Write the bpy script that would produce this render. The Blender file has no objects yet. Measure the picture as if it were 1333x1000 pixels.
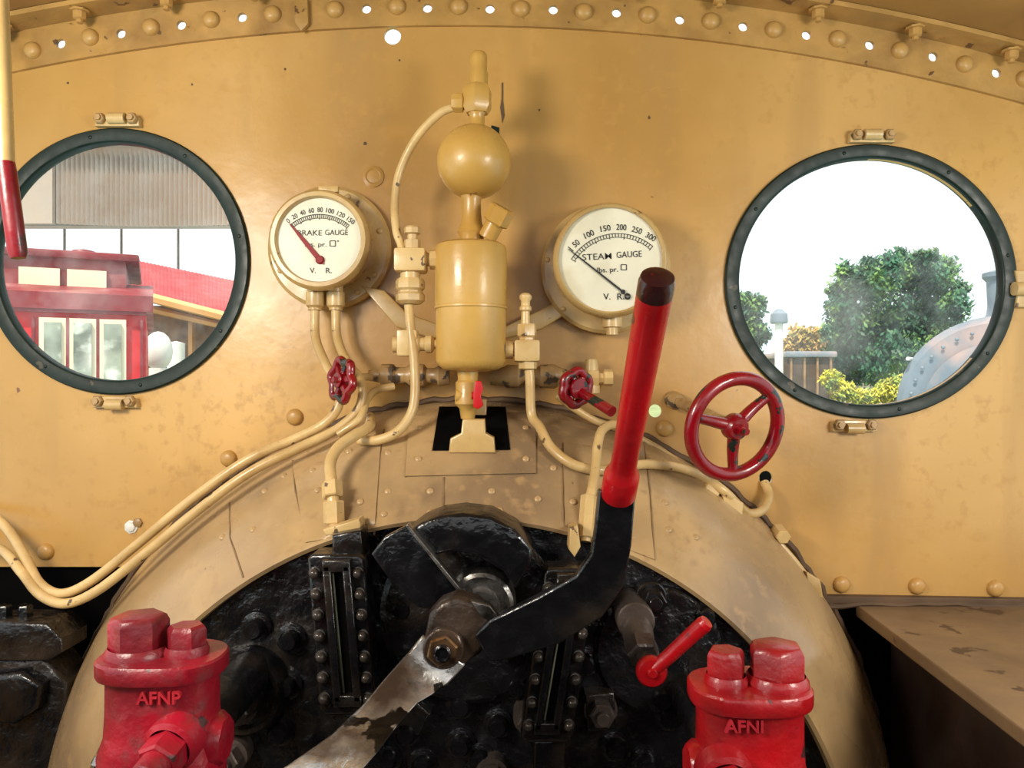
import bpy, bmesh, math, random
from mathutils import Vector, Matrix, Quaternion
random.seed(7)
scene=bpy.context.scene
scene.view_settings.view_transform='Standard'
CZ=1.7
D0=1.5
def V(px,py,d):
    k=(D0-d)/1000.0
    return Vector(((px-666.5)*k,-d,CZ+(500-py)*k))
def U(n,d): return n*(D0-d)/1000.0
NY=Vector((0,-1,0)); UP=Vector((0,0,1)); XX=Vector((1,0,0))

# ---------------------------------------------------------------- materials
def paint(name,base,rough=.42,var=.22,scale=7,bump=.12,chip=None,chip_t=.70,chip_scale=22,metal=0,stain=None,stain_scale=2.5,stain_lo=.5,stain_hi=.68,bscale=60,coat=0,spec=.5,streak=None,rvar=.12,bdist=.004,fine=None):
    m=bpy.data.materials.new(name); m.use_nodes=True
    n=m.node_tree.nodes; l=m.node_tree.links
    b=n['Principled BSDF']
    tc=n.new('ShaderNodeTexCoord')
    def noise(s,det=6,off=0,sc=(1,1,1)):
        t=n.new('ShaderNodeTexNoise'); t.inputs['Scale'].default_value=s; t.inputs['Detail'].default_value=det
        mp=n.new('ShaderNodeMapping'); mp.inputs['Location'].default_value=(off,off*1.7,off*.3); mp.inputs['Scale'].default_value=sc
        l.new(tc.outputs['Object'],mp.inputs[0]); l.new(mp.outputs[0],t.inputs['Vector']); return t
    def ramp(src,lo,hi,c0=(0,0,0,1),c1=(1,1,1,1)):
        r=n.new('ShaderNodeValToRGB'); r.color_ramp.elements[0].position=lo; r.color_ramp.elements[1].position=hi
        r.color_ramp.elements[0].color=c0; r.color_ramp.elements[1].color=c1
        l.new(src,r.inputs[0]); return r
    def mix(f,a,bb):
        x=n.new('ShaderNodeMix'); x.data_type='RGBA'
        if f is not None: l.new(f,x.inputs[0])
        for i,c in ((6,a),(7,bb)):
            if isinstance(c,tuple): x.inputs[i].default_value=(c[0],c[1],c[2],1)
            else: l.new(c,x.inputs[i])
        return x.outputs[2]
    lo=tuple(c*(1-var) for c in base); hi=tuple(min(1,c*(1+var*.5)) for c in base)
    n1=noise(scale)
    col=mix(ramp(n1.outputs[0],.3,.7).outputs[0],lo,hi)
    if stain:
        n2=noise(stain_scale,8,3.1)
        col=mix(ramp(n2.outputs[0],stain_lo,stain_hi).outputs[0],col,stain)
    if streak:
        n5=noise(9,6,7.7,(1,1,.12))
        col=mix(ramp(n5.outputs[0],.52,.78).outputs[0],col,streak)
    if fine:
        n7=noise(48,8,2.2)
        col=mix(ramp(n7.outputs[0],.54,.72).outputs[0],col,fine)
    if chip:
        n3=noise(chip_scale,4,5.3)
        rc=ramp(n3.outputs[0],chip_t,chip_t+.02)
        col=mix(rc.outputs[0],col,chip)
    l.new(col,b.inputs['Base Color'])
    if rvar:
        n6=noise(scale*2,5,9.9); mr=n.new('ShaderNodeMapRange'); mr.inputs[1].default_value=.3; mr.inputs[2].default_value=.7
        mr.inputs[3].default_value=max(.05,rough-rvar); mr.inputs[4].default_value=rough+rvar; l.new(n6.outputs[0],mr.inputs[0]); l.new(mr.outputs[0],b.inputs['Roughness'])
    else: b.inputs['Roughness'].default_value=rough
    b.inputs['Metallic'].default_value=metal
    b.inputs['Specular IOR Level'].default_value=spec
    if coat: b.inputs['Coat Weight'].default_value=coat; b.inputs['Coat Roughness'].default_value=.12
    if bump:
        n4=noise(bscale,5,1.3); bp=n.new('ShaderNodeBump'); bp.inputs['Strength'].default_value=bump; bp.inputs['Distance'].default_value=bdist
        l.new(n4.outputs[0],bp.inputs['Height']); l.new(bp.outputs[0],b.inputs['Normal'])
    return m
M={}
M['wall']=paint('wall_paint',(.59,.345,.105),.31,.18,1.3,.28,chip=(.20,.09,.035),chip_t=.77,chip_scale=20,stain=(.37,.185,.042),stain_scale=1.1,stain_lo=.38,stain_hi=.66,bscale=18,streak=(.40,.225,.072),fine=(.47,.26,.072))
M['roof']=paint('roof_paint',(.36,.19,.05),.5,.25,4,.25,stain=(.16,.07,.022),stain_scale=3,stain_lo=.45,stain_hi=.7,bscale=25)
M['trim']=paint('angle_paint',(.46,.26,.075),.38,.25,12,.3,chip=(.12,.055,.02),chip_t=.67,chip_scale=30,stain=(.27,.14,.04),stain_scale=8)
M['clad']=paint('cladding_paint',(.48,.315,.145),.30,.25,5,.38,chip=(.13,.08,.045),chip_t=.73,chip_scale=18,stain=(.205,.135,.075),stain_scale=2.4,stain_lo=.42,stain_hi=.64,bscale=20,streak=(.18,.115,.065),fine=(.35,.22,.105))
M['cream']=paint('cream_pipe_paint',(.61,.42,.18),.32,.22,14,.16,chip=(.12,.07,.035),chip_t=.665,chip_scale=36,stain=(.44,.275,.10),stain_scale=11)
M['creamg']=paint('cream_gauge_paint',(.54,.36,.14),.30,.2,10,.14,chip=(.16,.08,.035),chip_t=.69,chip_scale=36,coat=.25,stain=(.42,.25,.08),stain_scale=9)
M['ochre']=paint('ochre_paint',(.55,.325,.080),.33,.2,8,.18,chip=(.20,.09,.03),chip_t=.71,chip_scale=26,stain=(.45,.245,.052),stain_scale=5,coat=.12)
M['worn']=paint('worn_fitting',(.40,.25,.105),.34,.3,18,.25,chip=(.09,.065,.045),chip_t=.55,chip_scale=34,stain=(.25,.145,.065),stain_scale=20)
M['red']=paint('red_paint',(.23,.0025,.008),.25,.3,15,.2,chip=(.010,.018,.014),chip_t=.595,chip_scale=30,coat=.4)
M['redclean']=paint('red_handle_paint',(.42,.004,.008),.34,.3,10,.25,chip=(.06,.006,.008),chip_t=.61,chip_scale=13,coat=.2)
M['redv']=paint('red_valve_paint',(.33,.007,.020),.38,.35,10,.8,chip=(.08,.03,.03),chip_t=.66,chip_scale=24,stain=(.14,.010,.016),stain_scale=9,stain_lo=.42,stain_hi=.64,bscale=30,bdist=.006,fine=(.21,.025,.030))
M['redv2']=paint('bright_red_valve_paint',(.42,.006,.010),.34,.3,10,.7,chip=(.06,.015,.015),chip_t=.66,chip_scale=24,stain=(.19,.007,.011),stain_scale=9,stain_lo=.45,stain_hi=.66,bscale=30,coat=.25,bdist=.006)
M['redlet']=paint('raised_letter_red',(.42,.018,.030),.4,.3,20,.3,rvar=0)
M['redhang']=paint('dark_red_paint',(.22,.004,.010),.35,.35,18,.2,chip=(.05,.01,.01),chip_t=.6)
M['redtap']=paint('tap_red',(.52,.006,.008),.35,.15,18,0,rvar=0)
M['tip']=paint('worn_dark_tip',(.030,.005,.006),.30,.4,20,.3,chip=(.16,.004,.008),chip_t=.60,chip_scale=34,coat=.3)
M['black']=paint('black_enamel',(.005,.005,.006),.21,.3,20,.7,stain=(.028,.020,.014),stain_scale=9,stain_lo=.5,stain_hi=.7,bscale=34,spec=.62,bdist=.006)
M['blackrough']=paint('sooty_black',(.005,.005,.006),.27,.4,12,1,stain=(.030,.021,.015),stain_scale=7,stain_lo=.54,stain_hi=.72,bscale=26,spec=.6,bdist=.009)
M['green']=paint('dark_green_enamel',(.006,.016,.011),.42,.3,16,.10,chip=(.07,.06,.04),chip_t=.68,chip_scale=30,spec=.28)
M['steel']=paint('worn_steel',(.42,.39,.36),.28,.4,18,.4,metal=.9,stain=(.03,.025,.02),stain_scale=10,stain_lo=.42,stain_hi=.58)
M['blade']=paint('scratched_blade',(.62,.60,.57),.24,.3,14,.6,chip=(.018,.015,.013),chip_t=.58,chip_scale=15,metal=.8,stain=(.12,.095,.080),stain_scale=9,stain_lo=.44,stain_hi=.62,bscale=28,bdist=.005)
M['rust']=paint('oily_casting',(.075,.050,.035),.26,.45,22,.7,metal=.35,stain=(.016,.011,.009),stain_scale=12,stain_lo=.42,stain_hi=.58)
M['brassy']=paint('greasy_brass_nut',(.30,.17,.08),.28,.4,22,.5,metal=.8,stain=(.05,.03,.02),stain_scale=26,stain_lo=.48,stain_hi=.6)
M['greymetal']=paint('grey_casting',(.085,.065,.055),.33,.4,18,.5,metal=.3)
M['boltgrey']=paint('oily_bolt',(.060,.050,.042),.22,.4,18,.3,metal=.4)
M['dial']=paint('dial_white',(.72,.68,.53),.4,.12,10,0,rvar=0,stain=(.60,.54,.38),stain_scale=14)
M['ink']=paint('dial_ink',(.012,.011,.011),.5,0,10,0,rvar=0)
M['needlered']=paint('needle_red',(.24,.002,.006),.4,.1,10,0,rvar=0,spec=.2)
M['dark']=paint('dark_void',(.003,.003,.003),.9,.2,10,0,rvar=0,spec=.02)  # near-black colour stands in for shade in openings and slots
M['seam']=paint('seam_shadow',(.10,.055,.025),.7,.3,20,0,rvar=0)  # dark brown shared by chips, sill strip, ledge rust and boiler edge strip
M['joint']=paint('sheet_joint',(.22,.135,.065),.5,.4,30,.2,rvar=0)
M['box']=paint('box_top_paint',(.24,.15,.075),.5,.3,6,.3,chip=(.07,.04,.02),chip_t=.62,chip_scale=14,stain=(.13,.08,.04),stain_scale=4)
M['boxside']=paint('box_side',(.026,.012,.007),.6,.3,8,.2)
M['floor']=paint('cab_floor',(.05,.04,.03),.8,.3,5,.2)
M['rear']=paint('rear_sheet_dark',(.04,.03,.025),.7,.3,5,.1)
M['glassline']=paint('sight_glass',(.16,.17,.12),.1,.3,30,0,rvar=0)
# outside
M['ground']=paint('gravel_grass',(.24,.30,.12),.95,.4,.6,.3)
M['carred']=paint('carriage_red',(.70,.022,.028),.45,.25,3,0)
M['maroon']=paint('carriage_roof',(.24,.018,.024),.5,.3,3,0,stain=(.42,.18,.18),stain_scale=2)
M['carcream']=paint('window_cream',(.90,.76,.52),.5,.1,4,0)
M['carglass']=paint('carriage_glass',(.34,.36,.28),.1,.6,5,0,rvar=0,stain=(.85,.85,.72),stain_scale=6)
M['grey']=paint('canopy_grey',(.56,.45,.37),.6,.12,2,0)
M['grey2']=paint('canopy_panel',(.42,.32,.25),.6,.15,2,0)
M['redroof']=paint('red_roof',(.50,.014,.018),.6,.3,2,0)
M['brick']=paint('brick_brown',(.30,.18,.10),.8,.4,6,0)
M['orange']=paint('orange_beam',(.70,.36,.12),.6,.2,3,0)
M['white']=paint('white_paint',(.76,.76,.70),.5,.15,3,0)
M['bluegrey']=paint('boiler_bluegrey',(.18,.22,.27),.4,.35,1.5,0,stain=(.40,.28,.26),stain_scale=1.8)
M['leaf']=paint('tree_leaf',(.016,.100,.045),.6,.7,1.6,0,stain=(.22,.38,.07),stain_scale=1.5,stain_lo=.50,stain_hi=.68)
M['leafy']=paint('yellow_leaf',(.60,.55,.04),.6,.6,4,0,stain=(.16,.28,.05),stain_scale=5)
M['leafo']=paint('autumn_leaf',(.56,.34,.08),.6,.4,2,0,stain=(.16,.20,.05),stain_scale=2)
M['bark']=paint('bark',(.09,.06,.045),.9,.3,4,0)
def glassmat(nm,lo,hi):
    m=bpy.data.materials.new(nm); m.use_nodes=True
    n=m.node_tree.nodes; l=m.node_tree.links; n.clear()
    o=n.new('ShaderNodeOutputMaterial'); t=n.new('ShaderNodeBsdfTransparent'); t.inputs[0].default_value=(.98,1,.995,1)
    tr=n.new('ShaderNodeBsdfTranslucent'); tr.inputs[0].default_value=(.92,.97,.97,1)
    g=n.new('ShaderNodeBsdfGlossy'); g.inputs['Roughness'].default_value=.12
    tc=n.new('ShaderNodeTexCoord'); no=n.new('ShaderNodeTexNoise'); no.inputs['Scale'].default_value=13; no.inputs['Detail'].default_value=10; no.inputs['Roughness'].default_value=.78
    l.new(tc.outputs['Object'],no.inputs['Vector'])
    r=n.new('ShaderNodeMapRange'); r.inputs[1].default_value=.42; r.inputs[2].default_value=.72; r.inputs[3].default_value=lo; r.inputs[4].default_value=hi
    l.new(no.outputs[0],r.inputs[0])
    m1=n.new('ShaderNodeMixShader'); l.new(r.outputs[0],m1.inputs[0]); l.new(t.outputs[0],m1.inputs[1]); l.new(tr.outputs[0],m1.inputs[2])
    m2=n.new('ShaderNodeMixShader'); m2.inputs[0].default_value=.002; l.new(m1.outputs[0],m2.inputs[1]); l.new(g.outputs[0],m2.inputs[2])
    l.new(m2.outputs[0],o.inputs[0]); return m
M['glass']=glassmat('dusty_window_glass',.01,.11)  # smudges, plus bright window haze put in as translucency

# ---------------------------------------------------------------- geometry builder
def crom(pts,n=8):
    P=[Vector(p) for p in pts]
    if len(P)<3: return P
    P=[P[0]*2-P[1]]+P+[P[-1]*2-P[-2]]
    out=[]
    for i in range(1,len(P)-2):
        a,b,c,d=P[i-1:i+3]
        for k in range(n):
            t=k/n
            out.append(.5*((2*b)+(c-a)*t+(2*a-5*b+4*c-d)*t*t+(3*b-a-3*c+d)*t**3))
    out.append(P[-2]); return out
class B:
    def __init__(s): s.v=[]; s.f=[]
    def add(s,vs,fs):
        o=len(s.v); s.v+= [Vector(v) for v in vs]; s.f+=[tuple(i+o for i in f) for f in fs]; return s
    def lathe(s,org,axis,prof,seg=36,phase=0,sx=1):
        q=Vector((0,0,1)).rotation_difference(Vector(axis).normalized()); org=Vector(org)
        vs=[];fs=[];ring=[]
        for r,h in prof:
            if r<=1e-7: ring.append([len(vs)]); vs.append(org+q@Vector((0,0,h)))
            else:
                idx=[]
                for k in range(seg):
                    a=2*math.pi*k/seg+phase; idx.append(len(vs)); vs.append(org+q@Vector((r*sx*math.cos(a),r*math.sin(a),h)))
                ring.append(idx)
        for a,b in zip(ring,ring[1:]):
            if len(a)==1 and len(b)==1: continue
            for k in range(seg):
                k2=(k+1)%seg
                if len(a)==1: fs.append((a[0],b[k2],b[k]))
                elif len(b)==1: fs.append((a[k],a[k2],b[0]))
                else: fs.append((a[k],a[k2],b[k2],b[k]))
        return s.add(vs,fs)
    def cyl(s,a,b,r0,r1=None,seg=24,ch=0.08,phase=0):
        a=Vector(a);b=Vector(b);L=(b-a).length; r1=r0 if r1 is None else r1
        c=min(r0,r1)*ch
        return s.lathe(a,b-a,[(0,0),(r0-c,0),(r0,c),(r1,L-c),(r1-c,L),(0,L)],seg,phase)
    def hexn(s,a,b,r,phase=0): return s.cyl(a,b,r,r,6,.12,phase)
    def tube(s,pts,r,seg=12,n=8,smooth=True):
        P=crom(pts,n) if smooth else [Vector(p) for p in pts]
        T=[(P[min(i+1,len(P)-1)]-P[max(i-1,0)]).normalized() for i in range(len(P))]
        nrm=T[0].orthogonal().normalized(); vs=[];fs=[]
        for i,p in enumerate(P):
            if i: nrm=(T[i-1].rotation_difference(T[i])@nrm).normalized()
            bi=T[i].cross(nrm)
            rr=r[0]+(r[1]-r[0])*i/(len(P)-1) if isinstance(r,tuple) else r
            for k in range(seg):
                a=2*math.pi*k/seg; vs.append(p+(nrm*math.cos(a)+bi*math.sin(a))*rr)
        for i in range(len(P)-1):
            for k in range(seg):
                k2=(k+1)%seg; fs.append((i*seg+k,i*seg+k2,(i+1)*seg+k2,(i+1)*seg+k))
        fs.append(tuple(range(seg-1,-1,-1))); fs.append(tuple((len(P)-1)*seg+k for k in range(seg)))
        return s.add(vs,fs)
    def torus(s,c,axis,R,r,seg=64,ms=14,sx=1):
        q=Vector((0,0,1)).rotation_difference(Vector(axis).normalized()); c=Vector(c); vs=[];fs=[]
        for i in range(seg):
            a=2*math.pi*i/seg
            for k in range(ms):
                b=2*math.pi*k/ms; rr=R+r*math.cos(b)
                vs.append(c+q@Vector((rr*sx*math.cos(a),rr*math.sin(a),r*math.sin(b))))
        for i in range(seg):
            for k in range(ms):
                i2=(i+1)%seg;k2=(k+1)%ms; fs.append((i*ms+k,i2*ms+k,i2*ms+k2,i*ms+k2))
        return s.add(vs,fs)
    def box(s,c,size,rot=None,bev=0):
        bm=bmesh.new(); bmesh.ops.create_cube(bm,size=1)
        for v in bm.verts: v.co=Vector((v.co.x*size[0],v.co.y*size[1],v.co.z*size[2]))
        if bev: bmesh.ops.bevel(bm,geom=list(bm.edges),offset=bev,segments=2,affect='EDGES',profile=.6)
        c=Vector(c)
        for v in bm.verts: v.co=(rot@v.co if rot else v.co)+c
        bm.verts.index_update()
        s.add([v.co.copy() for v in bm.verts],[tuple(v.index for v in f.verts) for f in bm.faces]); bm.free(); return s
    def poly(s,pts,d1,d0,bev=0):
        """outline at plane d1 (front), extruded straight back to d0"""
        bm=bmesh.new(); top=[bm.verts.new(V(x,y,d1)) for x,y in pts]; bot=[bm.verts.new(V(x,y,d1)+Vector((0,d1-d0,0))) for x,y in pts]
        n=len(pts); bm.faces.new(top); bm.faces.new(bot[::-1])
        for i in range(n): bm.faces.new((top[i],bot[i],bot[(i+1)%n],top[(i+1)%n]))
        bmesh.ops.recalc_face_normals(bm,faces=bm.faces)
        if bev: bmesh.ops.bevel(bm,geom=[e for e in bm.edges if e.verts[0] in top and e.verts[1] in top],offset=bev,segments=3,affect='EDGES',profile=.5)
        bmesh.ops.triangulate(bm,faces=[f for f in bm.faces if len(f.verts)>4])
        bm.verts.index_update()
        s.add([v.co.copy() for v in bm.verts],[tuple(v.index for v in f.verts) for f in bm.faces]); bm.free(); return s
    def strip(s,pairs,t):
        vs=[];fs=[]
        for e in pairs:
            a,b,d=e[:3]; d2=e[3] if len(e)>3 else d
            p=V(a[0],a[1],d);q=V(b[0],b[1],d2); o=Vector((0,t,0)); vs+=[p,q,q+o,p+o]
        n=len(pairs)
        for i in range(n-1):
            for k in range(4): k2=(k+1)%4; fs.append((i*4+k,i*4+k2,(i+1)*4+k2,(i+1)*4+k))
        fs.append((3,2,1,0)); fs.append(tuple((n-1)*4+k for k in range(4)))
        return s.add(vs,fs)
    def text(s,string,c,h,w=None,ang=0,depth=0,bold=0):
        cu=bpy.data.curves.new('t','FONT'); cu.body=string; cu.size=1; cu.extrude=depth/ max(h,1e-6)*.7; cu.offset=bold; cu.resolution_u=4
        ob=bpy.data.objects.new('t',cu); scene.collection.objects.link(ob)
        dg=bpy.context.evaluated_depsgraph_get(); me=bpy.data.meshes.new_from_object(ob.evaluated_get(dg))
        xs=[v.co.x for v in me.vertices]
        cx=(min(xs)+max(xs))/2; cy=.35; W=max(xs)-min(xs)
        k=h/.7; kx=(w/W) if w else k
        ca,sa=math.cos(ang),math.sin(ang); c=Vector(c); vs=[]
        for v in me.vertices:
            x=(v.co.x-cx)*kx; y=(v.co.y-cy)*k
            vs.append(c+Vector((x*ca-y*sa,-v.co.z*k,x*sa+y*ca)))
        s.add(vs,[tuple(p.vertices) for p in me.polygons])
        bpy.data.objects.remove(ob); bpy.data.curves.remove(cu); bpy.data.meshes.remove(me); return s
    def vl(s,px,d,prof,seg=32,phase=0):
        c=V(px,0,d); k=(D0-d)/1000
        pr=[(r*k,V(px,y,d).z) for r,y in prof][::-1]
        return s.lathe((c.x,c.y,0),UP,pr,seg,phase)
    def hl(s,py,d,prof,seg=24,phase=0):
        c=V(0,py,d); k=(D0-d)/1000
        pr=[(r*k,V(x,py,d).x) for x,r in prof]
        return s.lathe((0,c.y,c.z),XX,pr,seg,phase)
    def fl(s,px,py,d,prof,seg=36,phase=0):
        c=V(px,py,d); k=(D0-d)/1000
        return s.lathe((c.x,0,c.z),NY,[(r*k,h) for r,h in prof],seg,phase)
def mesh_from(b,name,mat,origin,ang=38):
    me=bpy.data.meshes.new(name); me.from_pydata([v-origin for v in b.v],[],b.f)
    bm=bmesh.new(); bm.from_mesh(me); bmesh.ops.recalc_face_normals(bm,faces=bm.faces)
    for f in bm.faces: f.smooth=True
    for e in bm.edges:
        if len(e.link_faces)==2 and e.calc_face_angle(0)>math.radians(ang): e.smooth=False
    bm.to_mesh(me); bm.free(); me.materials.append(M[mat]); return me
def thing(name,label,cat,origin=None,group=None,kind=None):
    o=bpy.data.objects.new(name,None); o.empty_display_size=.03
    o.location=origin if origin is not None else (0,0,0); scene.collection.objects.link(o)
    if kind: o['kind']=kind
    if label: o['label']=label
    if cat: o['category']=cat
    if group: o['group']=group
    return o
def worigin(o):
    p=Vector(o.location)
    while o.parent: o=o.parent; p+=Vector(o.location)
    return p
def part(parent,name,b,mat,label=None,bev=0,ang=38):
    og=worigin(parent); me=mesh_from(b,name,mat,og,ang)
    o=bpy.data.objects.new(name,me); o.parent=parent; scene.collection.objects.link(o)
    if label: o['label']=label
    if bev:
        m=o.modifiers.new('b','BEVEL'); m.width=bev; m.segments=2; m.limit_method='ANGLE'
    return o
def single(name,b,mat,label,cat,origin=None,group=None,kind=None,bev=0,ang=38):
    if origin is None:
        n=len(b.v); origin=sum(b.v,Vector())/n
    origin=Vector(origin)
    me=mesh_from(b,name,mat,origin,ang); o=bpy.data.objects.new(name,me); o.location=origin; scene.collection.objects.link(o)
    if kind: o['kind']=kind
    if label: o['label']=label
    if cat: o['category']=cat
    if group: o['group']=group
    if bev:
        m=o.modifiers.new('b','BEVEL'); m.width=bev; m.segments=2; m.limit_method='ANGLE'
    return o
def copies(parent,name,pts,axis,prof,mat,seg=12,phase=0):
    b=B().lathe((0,0,0),axis,prof,seg,phase); me=mesh_from(b,name,mat,Vector((0,0,0)))
    og=worigin(parent) if parent else Vector()
    first=bpy.data.objects.new(name,me)
    for i,p in enumerate(pts):
        o=first if i==0 else first.copy()
        o.parent=parent; o.location=Vector(p)-og; scene.collection.objects.link(o)
DOME=lambda r,h:[(r,0),(r*.97,h*.35),(r*.75,h*.8),(r*.4,h*.97),(0,h)]
HEX=lambda r,h:[(r,0),(r,h*.85),(r*.85,h),(0,h)]

# ---------------------------------------------------------------- room shell
def plate(name,outline,holes,y0,t,mat,label=None):
    cu=bpy.data.curves.new('p','CURVE'); cu.dimensions='2D'; cu.fill_mode='BOTH'; cu.extrude=t/2
    def sp(pts):
        s=cu.splines.new('POLY'); s.points.add(len(pts)-1)
        for i,(x,y) in enumerate(pts):
            w=V(x,y,0); s.points[i].co=(w.x,w.z,0,1)
        s.use_cyclic_u=True
    sp(outline)
    for (x,y,rx,ry) in holes:
        n=96 if rx>50 else 20
        sp([(x+rx*math.cos(2*math.pi*i/n),y+ry*math.sin(2*math.pi*i/n)) for i in range(n)])
    ob=bpy.data.objects.new('p',cu); scene.collection.objects.link(ob)
    dg=bpy.context.evaluated_depsgraph_get(); me0=bpy.data.meshes.new_from_object(ob.evaluated_get(dg))
    b=B(); b.add([Vector((v.co.x,y0-v.co.z,v.co.y)) for v in me0.vertices],[tuple(p.vertices) for p in me0.polygons])
    bpy.data.objects.remove(ob)
    me=bpy.data.meshes.new(name); me.from_pydata(b.v,[],b.f); me.materials.append(M[mat])
    o=bpy.data.objects.new(name,me); scene.collection.objects.link(o); o['kind']='structure'
    if label: o['label']=label
    return o
def arcy(x,off=0,x0=592,R=2780,y0=9):
    R2=R-off; dx=x-x0; return y0+R-math.sqrt(max(R2*R2-dx*dx,0))
XS=[-240+i*40 for i in range(46)]
XL,XR=-240,1560
arch=[(x,arcy(x,-34)) for x in XS]
riv=[(43,66),(118,49),(197,36),(275,26),(355,19),(436,13),(517,9),(597,9),(678,12),(760,16),(843,20),(925,28),(1007,39),(1090,51),(1171,66),(1255,84),(1333,103)]
hol=[(82,59),(160,46),(238,35),(317,25),(397,19),(478,14),(557,13),(638,14),(720,15),(802,19),(884,28),(966,37),(1048,48),(1130,61),(1212,76),(1294,97)]
smh=[(x,y,6.0,6.0) for x,y in hol]
big=[(x,y-3,11,12) for x,y in hol]
WL=(153,341,156,156); WR=(1130,367,173,160)
wf=plate('wall_front',arch+[(XR,783),(1090,783),(1020,760),(220,760),(160,738),(XL,738)],
      [WL,WR,(511,47,11,11),(853,535,8.5,8.5),(997,622,9,9)]+big,.004,.008,'wall')
low=[(x,arcy(x,26)) for x in XS]
tr=plate('trim_1',[(x,arcy(x,-30)) for x in XS]+low[::-1],smh,-.004,.008,'trim','riveted angle iron arch')
copies(tr,'rivet',[V(x,y,.008) for x,y in riv],NY,DOME(.0165,.013),'trim',18)
b=B(); vs=[];fs=[]
for i,x in enumerate(XS):
    z=V(0,arcy(x,-30),0).z; xx=V(x,0,0).x
    for yy in (.0,-2.4): vs.append(Vector((xx,yy,z)))
    for yy in (.0,-2.4): vs.append(Vector((xx,yy,z+.012)))
for i in range(len(XS)-1):
    a=i*4;c=a+4
    fs+=[(a,a+1,c+1,c),(a+2,c+2,c+3,a+3),(a,c,c+2,a+2),(a+1,a+3,c+3,c+1)]
b.add(vs,fs); me=mesh_from(b,'ceiling','roof',Vector()); o=bpy.data.objects.new('ceiling',me); scene.collection.objects.link(o); o['kind']='structure'
b=B(); vs=[];fs=[]
for x in XS:
    z=V(0,arcy(x,-30),0).z; xx=V(x,0,0).x
    vs+=[Vector((xx,-.009,z-.001)),Vector((xx,-.062,z-.001)),Vector((xx,-.062,z-.010)),Vector((xx,-.009,z-.010))]
for i in range(len(XS)-1):
    for k in range(4): k2=(k+1)%4; fs.append((i*4+k,i*4+k2,i*4+4+k2,i*4+4+k))
b.add(vs,fs); me=mesh_from(b,'trim_2','trim',Vector()); t2=bpy.data.objects.new('trim_2',me); scene.collection.objects.link(t2); t2['kind']='structure'
pts=[]
for x in (20,118,228,340,460,585,700,815,930,1055,1178,1300):
    w=V(x,0,0); pts.append(Vector((w.x,-.038,V(0,arcy(x,-30),0).z-.010)))
copies(t2,'bolt',pts,-UP,[(.018,0),(.018,.004),(.012,.004),(.012,.016),(.009,.018),(.006,.018),(.006,.024),(0,.025)],'trim',8)
b=B(); b.poly([(383,0),(400,-2),(401,30),(392,40),(384,30)],.02,.010,.001); part(tr,'cleat',b,'trim')
single('floor',B().box((0,-1.2,-.02),(2.7,2.6,.04)),'floor',None,None,kind='structure')
single('wall_left',B().box((-1.365,-1.2,.62),(.02,2.4,1.24)),'wall',None,None,kind='structure')
single('wall_right',B().box((1.345,-1.2,.62),(.02,2.4,1.24)),'wall',None,None,kind='structure')
single('wall_back',B().box((0,-2.42,.85),(2.7,.02,1.7)),'rear',None,None,kind='structure')  # unseen, added to darken reflections and raise contrast on the black face
single('wall_front_lower',B().box((0,.025,.69),(2.7,.02,1.38)),'dark',None,None,kind='structure')  # near-black sheet; shade of the recess below the wall put into its colour
copies(wf,'rivet',[V(x,y,0) for x,y in ((60,718),(298,597),(384,543),(865,558),(1015,700),(1095,761),(1193,763),(1295,766),(1390,768),(-40,720))],NY,DOME(.0165,.012),'wall',18)
b=B(); b.fl(486,230,0,[(14,0),(14,.002),(10,.004),(8,.002),(0,.003)],24); part(wf,'plug',b,'wall')
b=B(); b.fl(171,686,0,[(9,0),(9,.002),(7,.003),(6,.006),(3,.008),(0,.008)],7); part(wf,'plug',b,'white','pale round fitting')  # white disc stands in for daylight showing through a hole
b=B(); b.fl(180,680,0,[(6,0),(6,.005),(4,.007),(0,.007)],6); part(wf,'bolt',b,'worn')
b=B(); b.poly([(640,163),(650,166),(649,190),(643,196),(636,180)],.0015,0); part(wf,'paint_chip',b,'green')
b=B(); b.poly([(653,108),(655,107),(655,130),(657,150),(654,160),(651,140),(653,128)],.0012,0); part(wf,'paint_chip',b,'seam')
for (x,y,r) in ((845,153,2.4),(475,187,2.4),(371,90,1.6),(702,143,1.3),(480,352,1.8),(250,110,1.4),(88,108,1.5),(520,78,1.4)):
    b=B(); b.poly([(x+r*random.uniform(.6,1.3)*math.cos(t),y+r*random.uniform(.6,1.4)*math.sin(t)) for t in [i*.785 for i in range(8)]],.0009,0); part(wf,'paint_chip',b,'seam')
b=B(); b.poly([(1075,776),(1560,784),(1560,792),(1075,786)],.015,0,.002); part(wf,'sill_strip',b,'seam')

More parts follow.
